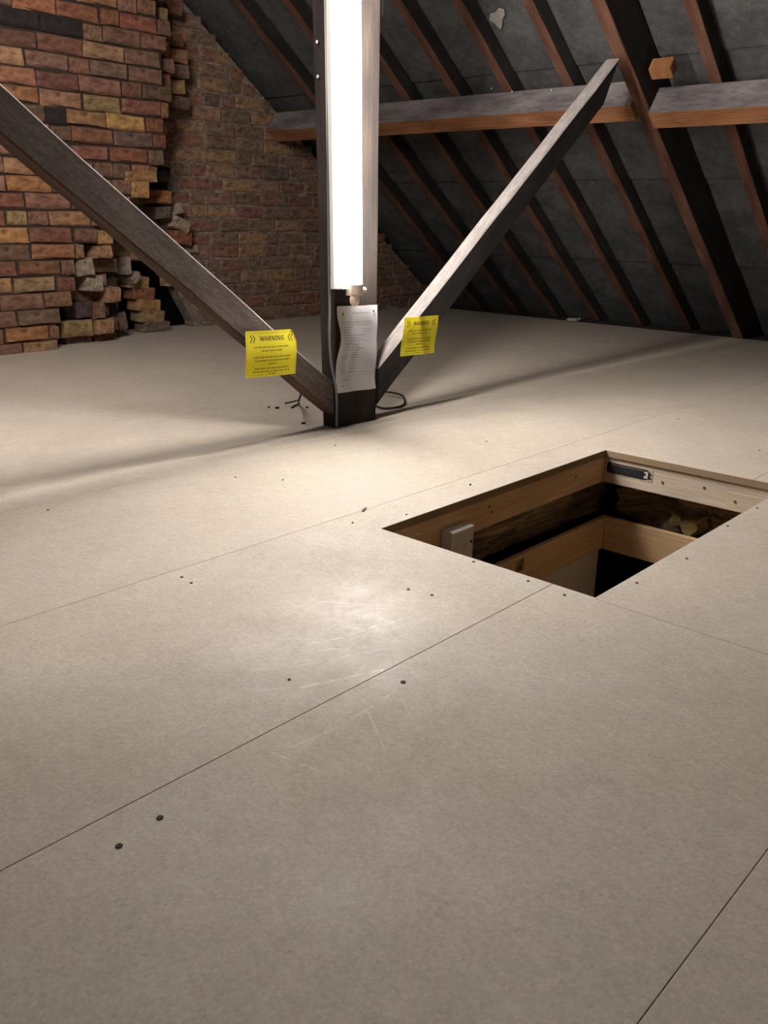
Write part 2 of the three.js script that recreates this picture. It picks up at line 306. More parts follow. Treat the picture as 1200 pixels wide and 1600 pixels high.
const C = { red: 0x94604f, darkRed: 0x7e564c, brown: 0x88695a, brownGrey: 0x7e6c60, purple: 0x715a54, olive: 0xa58a66, buff: 0xb48e68, yellow: 0xc69c68, orange: 0xb67c56, tan: 0xac805f, pink: 0x9c7565, soot: 0x302b29, dusk: 0x5c4e4a, pale: 0xb0a292 };
const pick = list => list[Math.floor(rnd() * list.length)];
// bricks of a colour of their own, by where the photograph shows them
const MARK_BREAST = [[170, 80, 'olive'], [20, 82, 'buff'], [52, 115, 'tan'], [42, 142, 'orange'], [165, 158, 'olive'], [122, 182, 'buff'], [208, 188, 'yellow'], [110, 152, 'pink'], [132, 97, 'pink'], [112, 66, 'darkRed'], [98, 14, 'red'], [62, 30, 'soot'], [88, 58, 'soot'], [78, 158, 'soot'], [92, 182, 'soot'], [104, 208, 'dusk'], [90, 30, 'soot'], [30, 25, 'soot'], [75, 55, 'soot'], [40, 52, 'darkRed'], [85, 75, 'dusk'], [55, 82, 'brown'], [95, 85, 'olive'], [162, 184, 'darkRed'], [238, 222, 'orange'], [195, 244, 'red'], [225, 246, 'darkRed'], [218, 274, 'tan'], [220, 296, 'yellow'], [195, 218, 'brownGrey'], [140, 20, 'red'], [170, 25, 'red'], [200, 30, 'red'], [150, 42, 'brown'], [185, 50, 'brown'],
  [35, 343, 'olive'], [102, 344, 'tan'], [28, 369, 'yellow'], [92, 370, 'darkRed'], [48, 395, 'brownGrey'], [100, 395, 'orange'], [20, 423, 'darkRed'], [76, 422, 'darkRed'], [40, 450, 'olive'], [90, 450, 'buff'], [16, 477, 'brown'], [70, 476, 'tan'], [35, 502, 'brownGrey'], [82, 500, 'orange'], [12, 530, 'orange'], [58, 528, 'orange'], [12, 314, 'red'], [60, 316, 'pink'], [28, 288, 'orange'], [20, 262, 'buff'], [65, 290, 'red'], [75, 150, 'dusk'], [70, 170, 'dusk'], [95, 195, 'dusk'], [130, 212, 'darkRed'], [160, 212, 'darkRed'], [140, 240, 'red'], [165, 245, 'brownGrey'], [118, 125, 'darkRed'], [165, 130, 'brown'], [55, 8, 'orange'], [20, 5, 'tan']];
const MARK_BACK = [[334, 331, 'buff'], [377, 290, 'buff'], [353, 265, 'olive'], [377, 373, 'buff'], [445, 432, 'tan'], [405, 432, 'pink'], [385, 157, 'tan'], [302, 170, 'olive'], [330, 285, 'red'], [440, 271, 'dusk'], [400, 331, 'darkRed'], [335, 372, 'brown'], [440, 350, 'olive'], [290, 195, 'olive'], [405, 245, 'brown'], [360, 245, 'tan'], [275, 62, 'orange'], [260, 105, 'red'], [330, 150, 'dusk'], [265, 80, 'red'], [290, 239, 'olive'], [330, 240, 'dusk'], [465, 320, 'darkRed'], [430, 320, 'brownGrey'], [395, 265, 'brown'], [460, 300, 'darkRed']];
function marksAt(list, z) { return list.map(([u, v, c]) => { const p = atZ(u, v, z); return [p.x, p.y, C[c]]; }); }
function colourFor(marks, x, y, w, h, pool) { for (const [mx, my, c] of marks) if (Math.abs(mx - x) < w / 2 && Math.abs(my - y) < h / 2 + 0.004) return c; return C[pick(pool)]; }
function course(parent, y, x0, x1, z, pool, marks, keep, start) {
  let x = start; const h = 0.0715;
  while (x < x1) {
    const head = rnd() < 0.22, L = head ? rr(0.098, 0.112) : rr(0.212, 0.232);
    let a = Math.max(x, x0), b = Math.min(x + L, x1);
    if (b - a > 0.035 && keep((a + b) / 2, y + h / 2, a, b)) {
      const cx = (a + b) / 2, cyy = y + h / 2 + rr(-0.003, 0.003);
      let hex = colourFor(marks, cx, cyy, b - a, h, pool); hex = parent === gable ? dustedLit(hex) : parent === breast && hex !== C.soot ? weathered(hex) : hex;   // gable bricks dusty, with extra light and haze put into their colour
      brick(parent, cx, cyy, b - a, h + rr(-0.004, 0.003), z + rr(-0.004, 0.006), hex);
    }
    x += L + rr(0.008, 0.013);
  }
}
const mortarTex = dataTex(256, 256, (u, v) => { const s = (v32(u, v) - 0.5) * 40 + (v128(u, v) - 0.5) * 44 + (v8(u, v) - 0.5) * 30; return [cl(134 + s), cl(119 + s), cl(108 + s)]; });
const mortar = new THREE.MeshStandardMaterial({ map: mortarTex, roughness: 1, bumpMap: brickBump, bumpScale: 0.004 });
const mortarDark = new THREE.MeshStandardMaterial({ map: mortarTex, color: 0x6c6662, roughness: 1, bumpMap: brickBump, bumpScale: 0.004 });
const roofY = x => x > RIDGE_X ? SLOPE * (FOOT - x) : SLOPE * (x - LEFT_FOOT);
const poly2 = (pts, z) => pts.map(([u, v]) => { const p = atZ(u, v, z); return [p.x, p.y]; });
function inside(p, x, y) { let c = false; for (let i = 0, j = p.length - 1; i < p.length; j = i++) if ((p[i][1] > y) !== (p[j][1] > y) && x < (p[j][0] - p[i][0]) * (y - p[i][1]) / (p[j][1] - p[i][1]) + p[i][0]) c = !c; return c; }

// the gable wall
function dustedLit(hex) { const c = new THREE.Color(hex).lerp(new THREE.Color(0xb89c8e), 0.26); return c.getHex(); }
function weathered(hex) { return new THREE.Color(hex).lerp(new THREE.Color(0x9c7254), rr(0.1, 0.4)).multiplyScalar(rr(0.82, 1.08)).getHex(); }
const gable = group('wall_back'); structure(gable);
const VOID_LOW = poly2([[176, 400], [205, 398], [240, 405], [275, 448], [304, 503], [306, 516], [182, 522], [186, 470]], BACK), VOID_HIGH = poly2([[226, 290], [248, 255], [268, 262], [262, 300], [272, 330], [284, 362], [250, 352]], BACK);
{
  const s = new THREE.Shape([[LEFT_FOOT, -0.1], [FOOT, -0.1], [FOOT - 0.16, 0], [RIDGE_X, roofY(RIDGE_X) - 0.12], [LEFT_FOOT + 0.16, 0]].map(p => new THREE.Vector2(...p)));
  for (const h of [VOID_LOW, VOID_HIGH]) s.holes.push(new THREE.Path(h.map(p => new THREE.Vector2(...p))));
  const g = metreUv(new THREE.ExtrudeGeometry(s, { depth: 0.1, bevelEnabled: false }), 1.4); g.translate(0, 0, BACK - 0.108);
  mesh('mortar', g, mortar, gable);
  const marks = marksAt(MARK_BACK, BACK), pool = ['brown', 'brown', 'pink', 'purple', 'brownGrey', 'red', 'red', 'purple', 'tan', 'brownGrey'];
  const stop = y => FOOT - y / SLOPE - 0.09 - rnd() * 0.07;
  for (let r = 0; r < 32; r++) {
    const y = 0.016 + r * 0.0818;
    course(gable, y, 2.5, stop(y + 0.072), BACK, y < 0.6 ? pool : pool, marks, (cx, cyy, a, b) => !(inside(VOID_LOW, cx, cyy) || inside(VOID_LOW, a + 0.02, cyy) || inside(VOID_LOW, b - 0.02, cyy) || inside(VOID_HIGH, cx, cyy)) && cx > edgeX(cyy) - 0.25, 2.5 - (r % 2) * 0.115 - rr(0, 0.05));
  }
  // dark flue behind the broken openings
  const back = group('trim_3'); structure(back);
  mesh('flue_back', new THREE.ExtrudeGeometry(new THREE.Shape([[LEFT_FOOT, -0.1], [FOOT, -0.1], [RIDGE_X, roofY(RIDGE_X)]].map(p => new THREE.Vector2(...p))), { depth: 0.02, bevelEnabled: false }).translate(0, 0, BACK - 0.54), M.soot, back);
  for (const [a, b] of [[2.28, 2.3], [4.2, 4.22]]) mesh('flue_side', box(a, b, -0.1, 1.4, BACK - 0.52, BACK - 0.11), M.soot, back);
  mesh('flue_top', box(2.3, 4.2, 1.4, 1.42, BACK - 0.52, BACK - 0.11), M.soot, back);
  mesh('flue_floor', box(2.3, 4.2, -0.12, -0.1, BACK - 0.52, BACK - 0.11), M.soot, back);
}
// right edge of the chimney breast, bottom to top: broken back in steps where it was cut away
function edgeX(y) {
  const E = [[90, 545], [98, 510], [102, 480], [118, 456], [114, 430], [128, 400], [152, 372], [178, 345], [205, 318], [234, 305], [245, 285], [250, 264], [262, 240], [262, 175], [260, 100], [250, 0], [245, -200]];
  let prev = null;
  for (const [u, v] of E) { const p = atZ(u, v, BREAST); if (p.y >= y) { if (!prev) return p.x; const t = (y - prev.y) / (p.y - prev.y); return prev.x + (p.x - prev.x) * t; } prev = p; }
  return prev.x;
}
const breast = group('wall_chimney'); structure(breast);
{
  const marks = marksAt(MARK_BREAST, BREAST), pool = ['brown', 'red', 'darkRed', 'brownGrey', 'purple', 'pink', 'tan', 'brown', 'darkRed', 'olive'];
  const pts = [[1.55, 0.0]]; const top = roofY(1.55) - 0.02;
  const ys = []; for (let r = 0; r < 30; r++) ys.push(0.055 + r * 0.0812);
  const right = []; ys.forEach((y, r) => { const e = edgeX(y + 0.036) - 0.012; right.push([e - 0.012, y - 0.006], [e - 0.012, y + 0.0752]); });
  const shape = new THREE.Shape([[1.55, -0.02], [edgeX(0) - 0.05, -0.02], ...right.filter(p => p[1] < roofY(p[0]) - 0.03), [edgeX(2) - 0.3, roofY(edgeX(2) - 0.3) - 0.02], [RIDGE_X, roofY(RIDGE_X) - 0.1], [1.55, top]].map(p => new THREE.Vector2(...p)));
  const g = metreUv(new THREE.ExtrudeGeometry(shape, { depth: 0.2, bevelEnabled: false }), 1.4); g.translate(0, 0, BREAST - 0.212);
  mesh('mortar', g, mortarDark, breast);
  ys.unshift(-0.026);
  ys.forEach((y, r) => { if (y < 2.45) course(breast, y, 1.62, edgeX(y + 0.036) + (y > 1.1 ? rr(-0.05, 0.06) : rr(-0.02, 0.012)), BREAST, pool, marks, (cx, cyy) => cyy < roofY(cx) - 0.1, (y < 0.9 ? 1.93 : 1.95) - 0.46 + (r % 2) * 0.116 + rr(-0.02, 0.02)); });
  // higher up, added toothed courses step the breast back and hide its edge shadow
  ys.forEach((y, r) => { if (y > 1.0 && y < 2.1) { const e = edgeX(y + 0.036), k = Math.min(1, (y - 1.0) / 0.25);
    course(breast, y, e - 0.06, e + rr(0.06, 0.13) * k + 0.02, -4.55 + rr(-0.02, 0.02), pool, marks, (cx, cyy) => cyy < roofY(cx) - 0.12, e - rr(0.1, 0.2));
    course(breast, y, e, e + rr(0.18, 0.3) * k + 0.03, -4.68 + rr(-0.02, 0.02), pool, marks, (cx, cyy) => cyy < roofY(cx) - 0.12, e - rr(0.02, 0.1)); } });
  // what is left of the cut-away side: a core of broken brickwork set back behind the face
  const core = [[-0.026, 100, 182], [0.055, 96, 182], [0.136, 100, 168], [0.217, 112, 186], [0.299, 118, 166], [0.38, 124, 180], [0.461, 128, 172]];
  for (const [y, u0, u1] of core) { const a = atZ(u0, 520 - y * 300, -4.6).x, b = atZ(u1, 520 - y * 300, -4.6).x; course(breast, y, a, b, -4.6 + rr(-0.03, 0.03), ['brownGrey', 'dusk', 'brown', 'pale', 'purple'], [], () => true, a - rr(0, 0.1)); }
  const mg = metreUv(new THREE.BoxGeometry(0.36, 0.52, 0.1), 1.4); mg.translate(2.66, 0.24, -4.69); mesh('mortar', mg, mortarDark, breast);
  // header ends standing proud of the broken core
  for (const [u0, v0, u1, v1, z, c, turn] of [[152, 360, 178, 382, -4.47, 'yellow', 0], [150, 384, 177, 404, -4.46, 'buff', 0.02], [122, 404, 149, 430, -4.46, 'pale', 0.06], [135, 432, 162, 455, -4.5, 'pale', -0.03], [166, 450, 191, 472, -4.52, 'buff', 0.02], [150, 500, 180, 521, -4.52, 'buff', 0.01], [97, 503, 148, 524, -4.52, 'olive', 0], [118, 472, 146, 496, -4.53, 'dusk', 0.05], [146, 474, 166, 498, -4.52, 'brown', 0], [186, 488, 200, 516, -4.62, 'brownGrey', 0.03],
    [196, 266, 246, 286, -4.44, 'tan', 0.02], [207, 285, 234, 309, -4.44, 'yellow', 0], [246, 297, 268, 318, -4.62, 'orange', -0.06], [243, 322, 268, 342, -4.66, 'brownGrey', 0.1], [268, 318, 286, 336, -4.7, 'pale', 0.3], [272, 340, 298, 360, -4.68, 'pale', -0.35], [275, 361, 302, 382, -4.7, 'red', -0.12], [250, 266, 264, 284, -4.62, 'dusk', 0.2], [290, 384, 310, 396, -4.76, 'pale', 0.1], [198, 402, 206, 430, -4.66, 'pale', 0.02], [206, 428, 222, 440, -4.68, 'pale', 0.5]]) {
    const a = atZ(u0, v0, z), b = atZ(u1, v1, z); brick(breast, (a.x + b.x) / 2, (a.y + b.y) / 2, b.x - a.x, a.y - b.y, z, C[c], 0.16, turn);
  }
  // leaning stub of flue lining between the two dark openings
  for (const [u, v, w, c] of [[219, 441, 30, 'olive'], [226, 459, 32, 'red'], [234, 477, 34, 'tan'], [240, 494, 36, 'olive'], [247, 510, 38, 'brownGrey']]) {
    const p = atZ(u, v, -4.74), q = atZ(u + w, v, -4.74); brick(breast, p.x, p.y, q.x - p.x, 0.075, -4.74, C[c], 0.12, -0.12);
  }
}
// plain gable at the far end of the loft, behind the photographer
{
  const s = new THREE.Shape([[LEFT_FOOT - 0.2, -0.2], [FOOT + 0.2, -0.2], [RIDGE_X, roofY(RIDGE_X) + 0.1]].map(p => new THREE.Vector2(...p)));
  const g = metreUv(new THREE.ExtrudeGeometry(s, { depth: 0.2, bevelEnabled: false }), 1.4); g.translate(0, 0, FRONT + 0.02);
  structure(mesh('wall_front', g, mortar));
}

// ------------------------------------------------------------------ roof truss: king post, struts, principal rafters
const TZ1 = -2.139, TZ0 = -2.206;
const post = group('king_post', [RIDGE_X, 0, (TZ0 + TZ1) / 2]);
tag(post, 'dark upright timber post carrying the lit strip lamp and the white paper', 'post');
{
  const o = -RIDGE_X, pts = [[2.13 + o, 0.001], [2.335 + o, 0.001], ...wobble([2.335 + o, 0.03], [2.313 + o, 2.72], 12, 0.0015), [2.313 + o, 2.72], ...wobble([2.045 + o, 2.72], [2.13 + o, 0.03], 12, 0.0015)];
  mesh('shaft', prism(pts, TZ0 - post.position.z, TZ1 - post.position.z, Math.PI / 2 + 0.01), M.postTimber, post);
  const ng = mergeGeometries([new THREE.CylinderGeometry(0.005, 0.005, 0.002, 10).rotateZ(Math.PI / 2), new THREE.CylinderGeometry(0.0018, 0.0018, 0.02, 6).rotateZ(Math.PI / 2).translate(0.01, 0, 0)]);
  for (const y of [1.105, 1.2]) { const m = mesh('nail', ng, M.metalWhite, post); m.position.set(2.13 - 0.0316 * y - RIDGE_X - 0.004, y, -0.01); }
}
// old timber: rafter sides coloured dark for their shade, soffits brown, dust on tops
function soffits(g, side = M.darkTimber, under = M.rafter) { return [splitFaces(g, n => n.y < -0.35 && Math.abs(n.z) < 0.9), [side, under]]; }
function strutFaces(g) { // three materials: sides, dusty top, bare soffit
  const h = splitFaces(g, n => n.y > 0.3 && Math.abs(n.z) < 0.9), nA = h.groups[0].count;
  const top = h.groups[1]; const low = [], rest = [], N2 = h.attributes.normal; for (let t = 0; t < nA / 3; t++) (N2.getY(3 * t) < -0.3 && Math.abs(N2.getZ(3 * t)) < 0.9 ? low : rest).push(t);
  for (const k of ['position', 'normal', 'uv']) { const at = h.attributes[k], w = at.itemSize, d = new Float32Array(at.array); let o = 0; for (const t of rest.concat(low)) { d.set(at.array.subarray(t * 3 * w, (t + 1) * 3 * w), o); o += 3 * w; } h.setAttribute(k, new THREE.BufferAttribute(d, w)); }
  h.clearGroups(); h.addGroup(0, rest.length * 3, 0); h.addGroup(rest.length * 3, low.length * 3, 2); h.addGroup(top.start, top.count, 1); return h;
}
function strut(label, top, bot, foot) {  // top and bottom edge lines as [[x, y] at the post, [x, y] far end]
  const g0 = group('strut', [foot, 0, (TZ0 + TZ1) / 2]); tag(g0, label, 'timber strut');
  const right = top[1][0] > top[0][0];
  let p = [...wobble(bot[0], bot[1], 16, 0.0022), bot[1], ...wobble(top[1], top[0], 16, 0.0022), top[0]].map(q => [q[0] - foot, q[1]]);
  if (!right) p.reverse();
  const ang = Math.atan2(bot[1][1] - bot[0][1], bot[1][0] - bot[0][0]);
  const g = prism(p, TZ0 - g0.position.z, TZ1 - g0.position.z, ang, 0.005);
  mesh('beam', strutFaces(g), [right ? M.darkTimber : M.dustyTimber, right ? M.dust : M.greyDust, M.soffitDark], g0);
  return g0;
}
strut('long straight dark strut rising right from the post, its top edge pale with dust', [[2.337, 0.185], [3.872, 1.376]], [[2.339, 0.052], [3.772, 1.18]], 2.335);
strut('broad dark strut rising left from the post, in front of the brick wall', [[2.122, 0.158], [0.72, 1.225]], [[2.124, 0.05], [0.585, 1.207]], 2.125);
function principal(side, label) {
  const g0 = group('principal_rafter', [side > 0 ? FX1 + 0.2 : LEFT_FOOT - 0.2 + 0.15, 0, (TZ0 + TZ1) / 2]); tag(g0, label, 'roof timber');
  const D = 0.226, k = D * ny + D * nx * SLOPE;                          // vertical drop of the soffit below the felt
  const low = x => SLOPE * (FOOT - x) - k, T = 0.018 * ny + 0.018 * nx * SLOPE, hi = x => SLOPE * (FOOT - x) - T;
  const xb = FOOT - k / SLOPE, xt = FOOT - T / SLOPE, xr = side > 0 ? 2.36 : 2.45;
  let p = [...wobble([xb - 0.001, 0.0005], [xr, low(xr)], 16, 0.002), [xr, low(xr)], [xr, hi(xr)], ...wobble([xr, hi(xr)], [xt, 0.0005], 3, 0).slice(1), [xt, 0.0005]];
  if (side < 0) p = p.map(q => [2 * RIDGE_X - q[0], q[1]]).reverse();
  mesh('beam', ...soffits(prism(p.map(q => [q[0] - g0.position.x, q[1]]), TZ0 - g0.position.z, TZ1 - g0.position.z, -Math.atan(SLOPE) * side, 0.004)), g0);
  return g0;
}
principal(1, 'deep black-sided principal rafter that the right strut props, foot on the floor edge');
principal(-1, 'deep dark principal rafter at the upper end of the left strut');

// common rafters, thin brown edges crossing the grey felt
const rafterSpots = [[-1.838, 'thin brown rafter at the right edge, to the right of the deep principal rafter'], [-2.576, 'first thin brown rafter left of the deep principal rafter, behind the strut tip'], [-2.942, 'second thin rafter left of the principal rafter, passing beside the pale torn scrap'], [-3.284, 'third thin rafter left of the principal rafter, just right of the lit lamp'], [-3.64, 'fourth thin rafter left of the principal, faint in the dark beside the lamp'], [-4.0, 'hidden thin rafter right behind the lit post'], [-4.36, 'thin rafter left of the lit post, nearest the brick wall']];
{
  const D = 0.1, k = D * ny + D * nx * SLOPE, T = 0.016 * ny + 0.016 * nx * SLOPE, low = x => SLOPE * (FOOT - x) - k, hi = x => SLOPE * (FOOT - x) - T, xr = 2.3, xb = FOOT - k / SLOPE;
  let first = null;
  for (const [z, label] of rafterSpots) {
    const o = first ? first.clone() : group('common_rafter');
    if (!first) {
      const p = [...wobble([xb, 0.0005], [xr, low(xr)], 18, 0.002), [xr, low(xr)], [xr, hi(xr)], ...wobble([xr, hi(xr)], [FOOT - T / SLOPE, 0.0005], 4, 0).slice(1), [FOOT - T / SLOPE, 0.0005]];
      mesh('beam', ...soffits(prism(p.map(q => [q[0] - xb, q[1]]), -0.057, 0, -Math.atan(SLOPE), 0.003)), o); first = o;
    } else { o.name = numbered('common_rafter'); scene.add(o); }
    o.position.set(xb, 0, z); tag(o, label, 'rafter', 'common rafters of the right roof slope');
  }
}
// purlins along the roof, framed into the principal rafter; dust on the face that looks up the slope
function purlin(z0, z1, shift, label) {
  const A = onRoof(4.282 + shift, 0.104), B = onRoof(4.282 + shift - 0.0, 0.252), dx = 0.098 / slopeLen;
  const p = [A, B, [B[0] + dx, B[1] - dx * SLOPE], [A[0] + dx, A[1] - dx * SLOPE]];
  const c = [(A[0] + B[0]) / 2, (A[1] + B[1]) / 2], g0 = group('purlin', [c[0], c[1], (z0 + z1) / 2]);
  tag(g0, label, 'purlin');
  let g = prism(p.map(q => [q[0] - c[0], q[1] - c[1]]), (z0 - z1) / 2, (z1 - z0) / 2, 0, 0.004); g = grainUv(g, V(0, 0, 1));
  mesh('beam', splitFaces(g, n => n.x < -0.5 && n.y > 0.3), [M.purlin, M.greyDust], g0);
  return g0;
}
const pl = purlin(BACK - 0.09, TZ0 - 0.002, 0, 'long purlin left of the principal rafter, running behind the strut to the lamp');
const pr = purlin(TZ1 + 0.002, 0.4, 0.045, 'orange-brown purlin with a grey dusty upper face, right of the principal rafter');
for (const [u, v] of [[768, 138], [800, 143], [862, 141]]) { const p = atX(u, v, 4.19), m = mesh('nail', new THREE.SphereGeometry(0.004, 8, 6), M.metalWhite, pl); m.position.copy(p.sub(pl.position)); }
{
  const g0 = group('timber_cleat', [onRoof(4.215, 0.13)[0], onRoof(4.215, 0.13)[1], -2.06]); tag(g0, 'short pale orange wood block sitting on the right purlin against the principal rafter', 'wood block');
  const m = mesh('block', prism([[-0.03, -0.03], [0.028, -0.034], [0.034, 0.022], [0.012, 0.03], [-0.032, 0.027]], -0.056, 0.05, 0, 0.004), M.purlin, g0); m.rotation.z = -Math.atan(SLOPE);
}
// pale torn scrap on the felt
{
  const c = onRoof(3.985, 0.02), g0 = group('torn_scrap', [c[0], c[1], -2.875]); tag(g0, 'pale torn scrap stuck under the grey roof felt between two rafters', 'scrap');
  const s = new THREE.Shape([[-0.055, 0.008], [-0.03, 0.045], [0.01, 0.05], [0.045, 0.075], [0.07, 0.06], [0.062, 0.03], [0.03, 0.0], [0.005, -0.04], [-0.012, -0.062], [-0.022, -0.05], [-0.03, -0.022]].map(p => new THREE.Vector2(...p)));
  let g = new THREE.ExtrudeGeometry(s, { depth: 0.002, bevelEnabled: true, bevelSize: 0.002, bevelThickness: 0.001, bevelSegments: 1, steps: 1 });
  const m = mesh('sheet', metreUv(g, 3), M.dust, g0);
  m.quaternion.setFromRotationMatrix(new THREE.Matrix4().makeBasis(V(0, 0, 1), V(-1 / slopeLen, SLOPE / slopeLen, 0), V(0, 0, 1).cross(V(-1 / slopeLen, SLOPE / slopeLen, 0)))); m.scale.set(0.85, 0.85, 1);
}

// ------------------------------------------------------------------ strip lamp on the post
function stripLamp(name, pos, turn, len, power, label, sideways) {
  const g0 = group(name, pos); g0.rotation.y = turn; tag(g0, label, 'strip lamp');
  const body = new THREE.Shape([[-0.047, 0], [0.047, 0], [0.047, 0.024], [0.03, 0.05], [-0.03, 0.05], [-0.047, 0.024]].map(p => new THREE.Vector2(...p)));
  let hg = new THREE.ExtrudeGeometry(body, { depth: len + 0.03, bevelEnabled: true, bevelSize: 0.002, bevelThickness: 0.002, bevelOffset: -0.002, bevelSegments: 2 });
  hg.rotateX(-Math.PI / 2); hg.scale(1, 1, -1); hg = hg.toNonIndexed();
  { const p = hg.attributes.position.array; for (let i = 0; i < p.length; i += 9) for (let k = 0; k < 3; k++) { const t = p[i + 3 + k]; p[i + 3 + k] = p[i + 6 + k]; p[i + 6 + k] = t; } hg.computeVertexNormals(); }
  mesh('housing', hg, M.metalWhite, g0);
  const glow = new THREE.MeshStandardMaterial({ color: 0xffffff, emissive: 0xfff8f0, emissiveIntensity: 6, roughness: 0.4 });
  mesh('tube', new THREE.CapsuleGeometry(0.018, len - 0.04, 4, 18).translate(0, len / 2, 0.082), glow, g0);
  for (const [y, s] of [[0, 1], [len, -1]]) {
    const cap = mergeGeometries([new THREE.CylinderGeometry(0.021, 0.021, 0.03, 20).translate(0, y + 0.0 * s, 0.082), new THREE.BoxGeometry(0.026, 0.02, 0.05).translate(0, y - 0.012 * s, 0.07), new THREE.SphereGeometry(0.017, 14, 10).scale(1, 1.25, 1).translate(0, y - 0.036 * s, 0.072)]);
    mesh('lamp_holder', y ? cap : mergeGeometries([cap, new THREE.CapsuleGeometry(0.009, 0.03, 4, 10).rotateZ(Math.PI / 2).translate(0.028, -0.006, 0.074)]), M.capPlastic, g0);
  }
  // its light: three strips just off the glass, looking forward and to both sides
  for (const [ax, az] of [[0, 1], [1, 0], [-1, 0]]) {
    const L = new THREE.RectAreaLight(0xfff6ee, power * (az ? 1 : sideways), 0.03, len - 0.06); L.position.set(ax * 0.0195, len / 2, 0.082 + az * 0.0195); L.lookAt(ax * 3, len / 2, 0.082 + az * 3); g0.add(L);
  }
  return g0;
}
const lamp = stripLamp('strip_lamp', [2.141, 0.475, TZ1 + 0.001], 0, 1.8, LAMP_POWER, 'bright white strip lamp fixed upright to the face of the king post', 0.72);
lamp.rotation.z = 0.022;
{ // the second lamp is fixed to the far side of the left principal rafter and shines on the brick gable
  const l2 = stripLamp('strip_lamp', [0.5, SLOPE * (0.5 - LEFT_FOOT) - 0.15, TZ0 - 0.001], 0, 1.2, LAMP2_POWER, 'second strip lamp on the far side of the left principal rafter, out of the picture', 0.4);
  const up = V(1 / slopeLen, SLOPE / slopeLen, 0), out = V(0, 0, -1);
  l2.quaternion.setFromRotationMatrix(new THREE.Matrix4().makeBasis(up.clone().cross(out), up, out));
}

// ------------------------------------------------------------------ papers
const sheetMat = (tex, thin = 0.25) => new THREE.MeshPhysicalMaterial({ map: tex, roughness: 0.75, side: THREE.DoubleSide, transmission: thin, thickness: 0 });
function canvasTex(w, h, draw) { const cv = document.createElement('canvas'); cv.width = w; cv.height = h; draw(cv.getContext('2d'), w, h); const t = new THREE.CanvasTexture(cv); t.colorSpace = THREE.SRGBColorSpace; return t; }
function wordLine(c, x0, x1, y, h, col, q) { c.fillStyle = col; let x = x0; while (x < x1 - h) { const w = Math.min((2 + ((q = (q * 1664525 + 1013904223) >>> 0) % 6)) * h * 0.55, x1 - x); for (let k = 0; k < w; k += h * 0.55) { q = (q * 1664525 + 1013904223) >>> 0; const t = q % 4; c.fillRect(x + k, y - (t === 0 ? h : h * 0.72), h * 0.34, t === 0 ? h : h * 0.72); if (t > 1) c.fillRect(x + k, y - h * 0.4, h * 0.5, h * 0.16); } x += w + h * 0.6; } return q; }
function sheet(w, h, nxs, nys, bend) {
  const g = new THREE.PlaneGeometry(w, h, nxs, nys), p = g.attributes.position;
  for (let i = 0; i < p.count; i++) { const q = bend(p.getX(i) / w, p.getY(i) / h, p.getX(i), p.getY(i)); p.setXYZ(i, q[0], q[1], q[2]); }
  g.computeVertexNormals(); return g;
}
{ // printed white sheet on the post
  const tex = canvasTex(512, 724, (c, w, h) => {
    c.fillStyle = '#c6c5c9'; c.fillRect(0, 0, w, h); let q = 99; const ink = 'rgba(70,68,72,0.62)';
    c.fillStyle = 'rgba(190,180,120,0.5)'; c.fillRect(52, 70, 60, 46);
    q = wordLine(c, 180, 400, 66, 11, ink, q); c.fillStyle = ink;
    for (let k = 0; k < 9; k++) q = wordLine(c, 50, [440, 440, 200, 170, 150, 330, 300, 320, 180][k], 140 + k * 22, 9, ink, q);
    for (let k = 0; k < 6; k++) { q = wordLine(c, 310, 440, 200 + k * 22, 8, ink, q); q = wordLine(c, 60, 150, 330 + k * 22, 9, ink, q); q = wordLine(c, 180, 260, 330 + k * 22, 9, ink, q); }
    c.fillRect(240, 355, 70, 4);
    for (let k = 0; k < 8; k++) { q = wordLine(c, 60, 130, 415 + k * 20, 9, ink, q); q = wordLine(c, 180, 250, 415 + k * 20, 9, ink, q); }
    c.fillStyle = 'rgba(90,86,88,0.6)'; c.fillRect(170, 560, 250, 3); c.fillRect(150, 585, 280, 3); c.fillRect(425, 560, 3, 120);
    q = wordLine(c, 60, 180, 622, 10, ink, q); c.beginPath(); c.arc(75, 668, 9, 0, 7); c.fill();
  });
  const g0 = group('paper_sheet', [2.222, 0.27, TZ1 + 0.008]); tag(g0, 'creased white printed sheet pinned to the post below the lamp', 'paper');
  const m = mesh('sheet', sheet(0.195, 0.29, 16, 24, (u, v, x, y) => [x + 0.004 * Math.sin(v * 9 + 1) + v * 0.012 + (u < 0 ? -0.006 * Math.sin((v + 0.5) * 7) * (-u * 2) : 0), y + (u + 0.5) * -0.006, 0.003 + 0.004 * Math.sin(u * 9 + v * 3) + 0.003 * Math.cos(v * 13 + u * 4) + 0.004 * (u + 0.5) * (0.5 - v)]), sheetMat(tex, 0.05), g0);
  for (const [x, y] of [[-0.075, 0.118], [0.075, 0.12]]) { const pin = mesh('pin', new THREE.SphereGeometry(0.004, 10, 8).scale(1, 1, 0.5), M.steel, g0); pin.position.set(x, y, 0.007); }
}
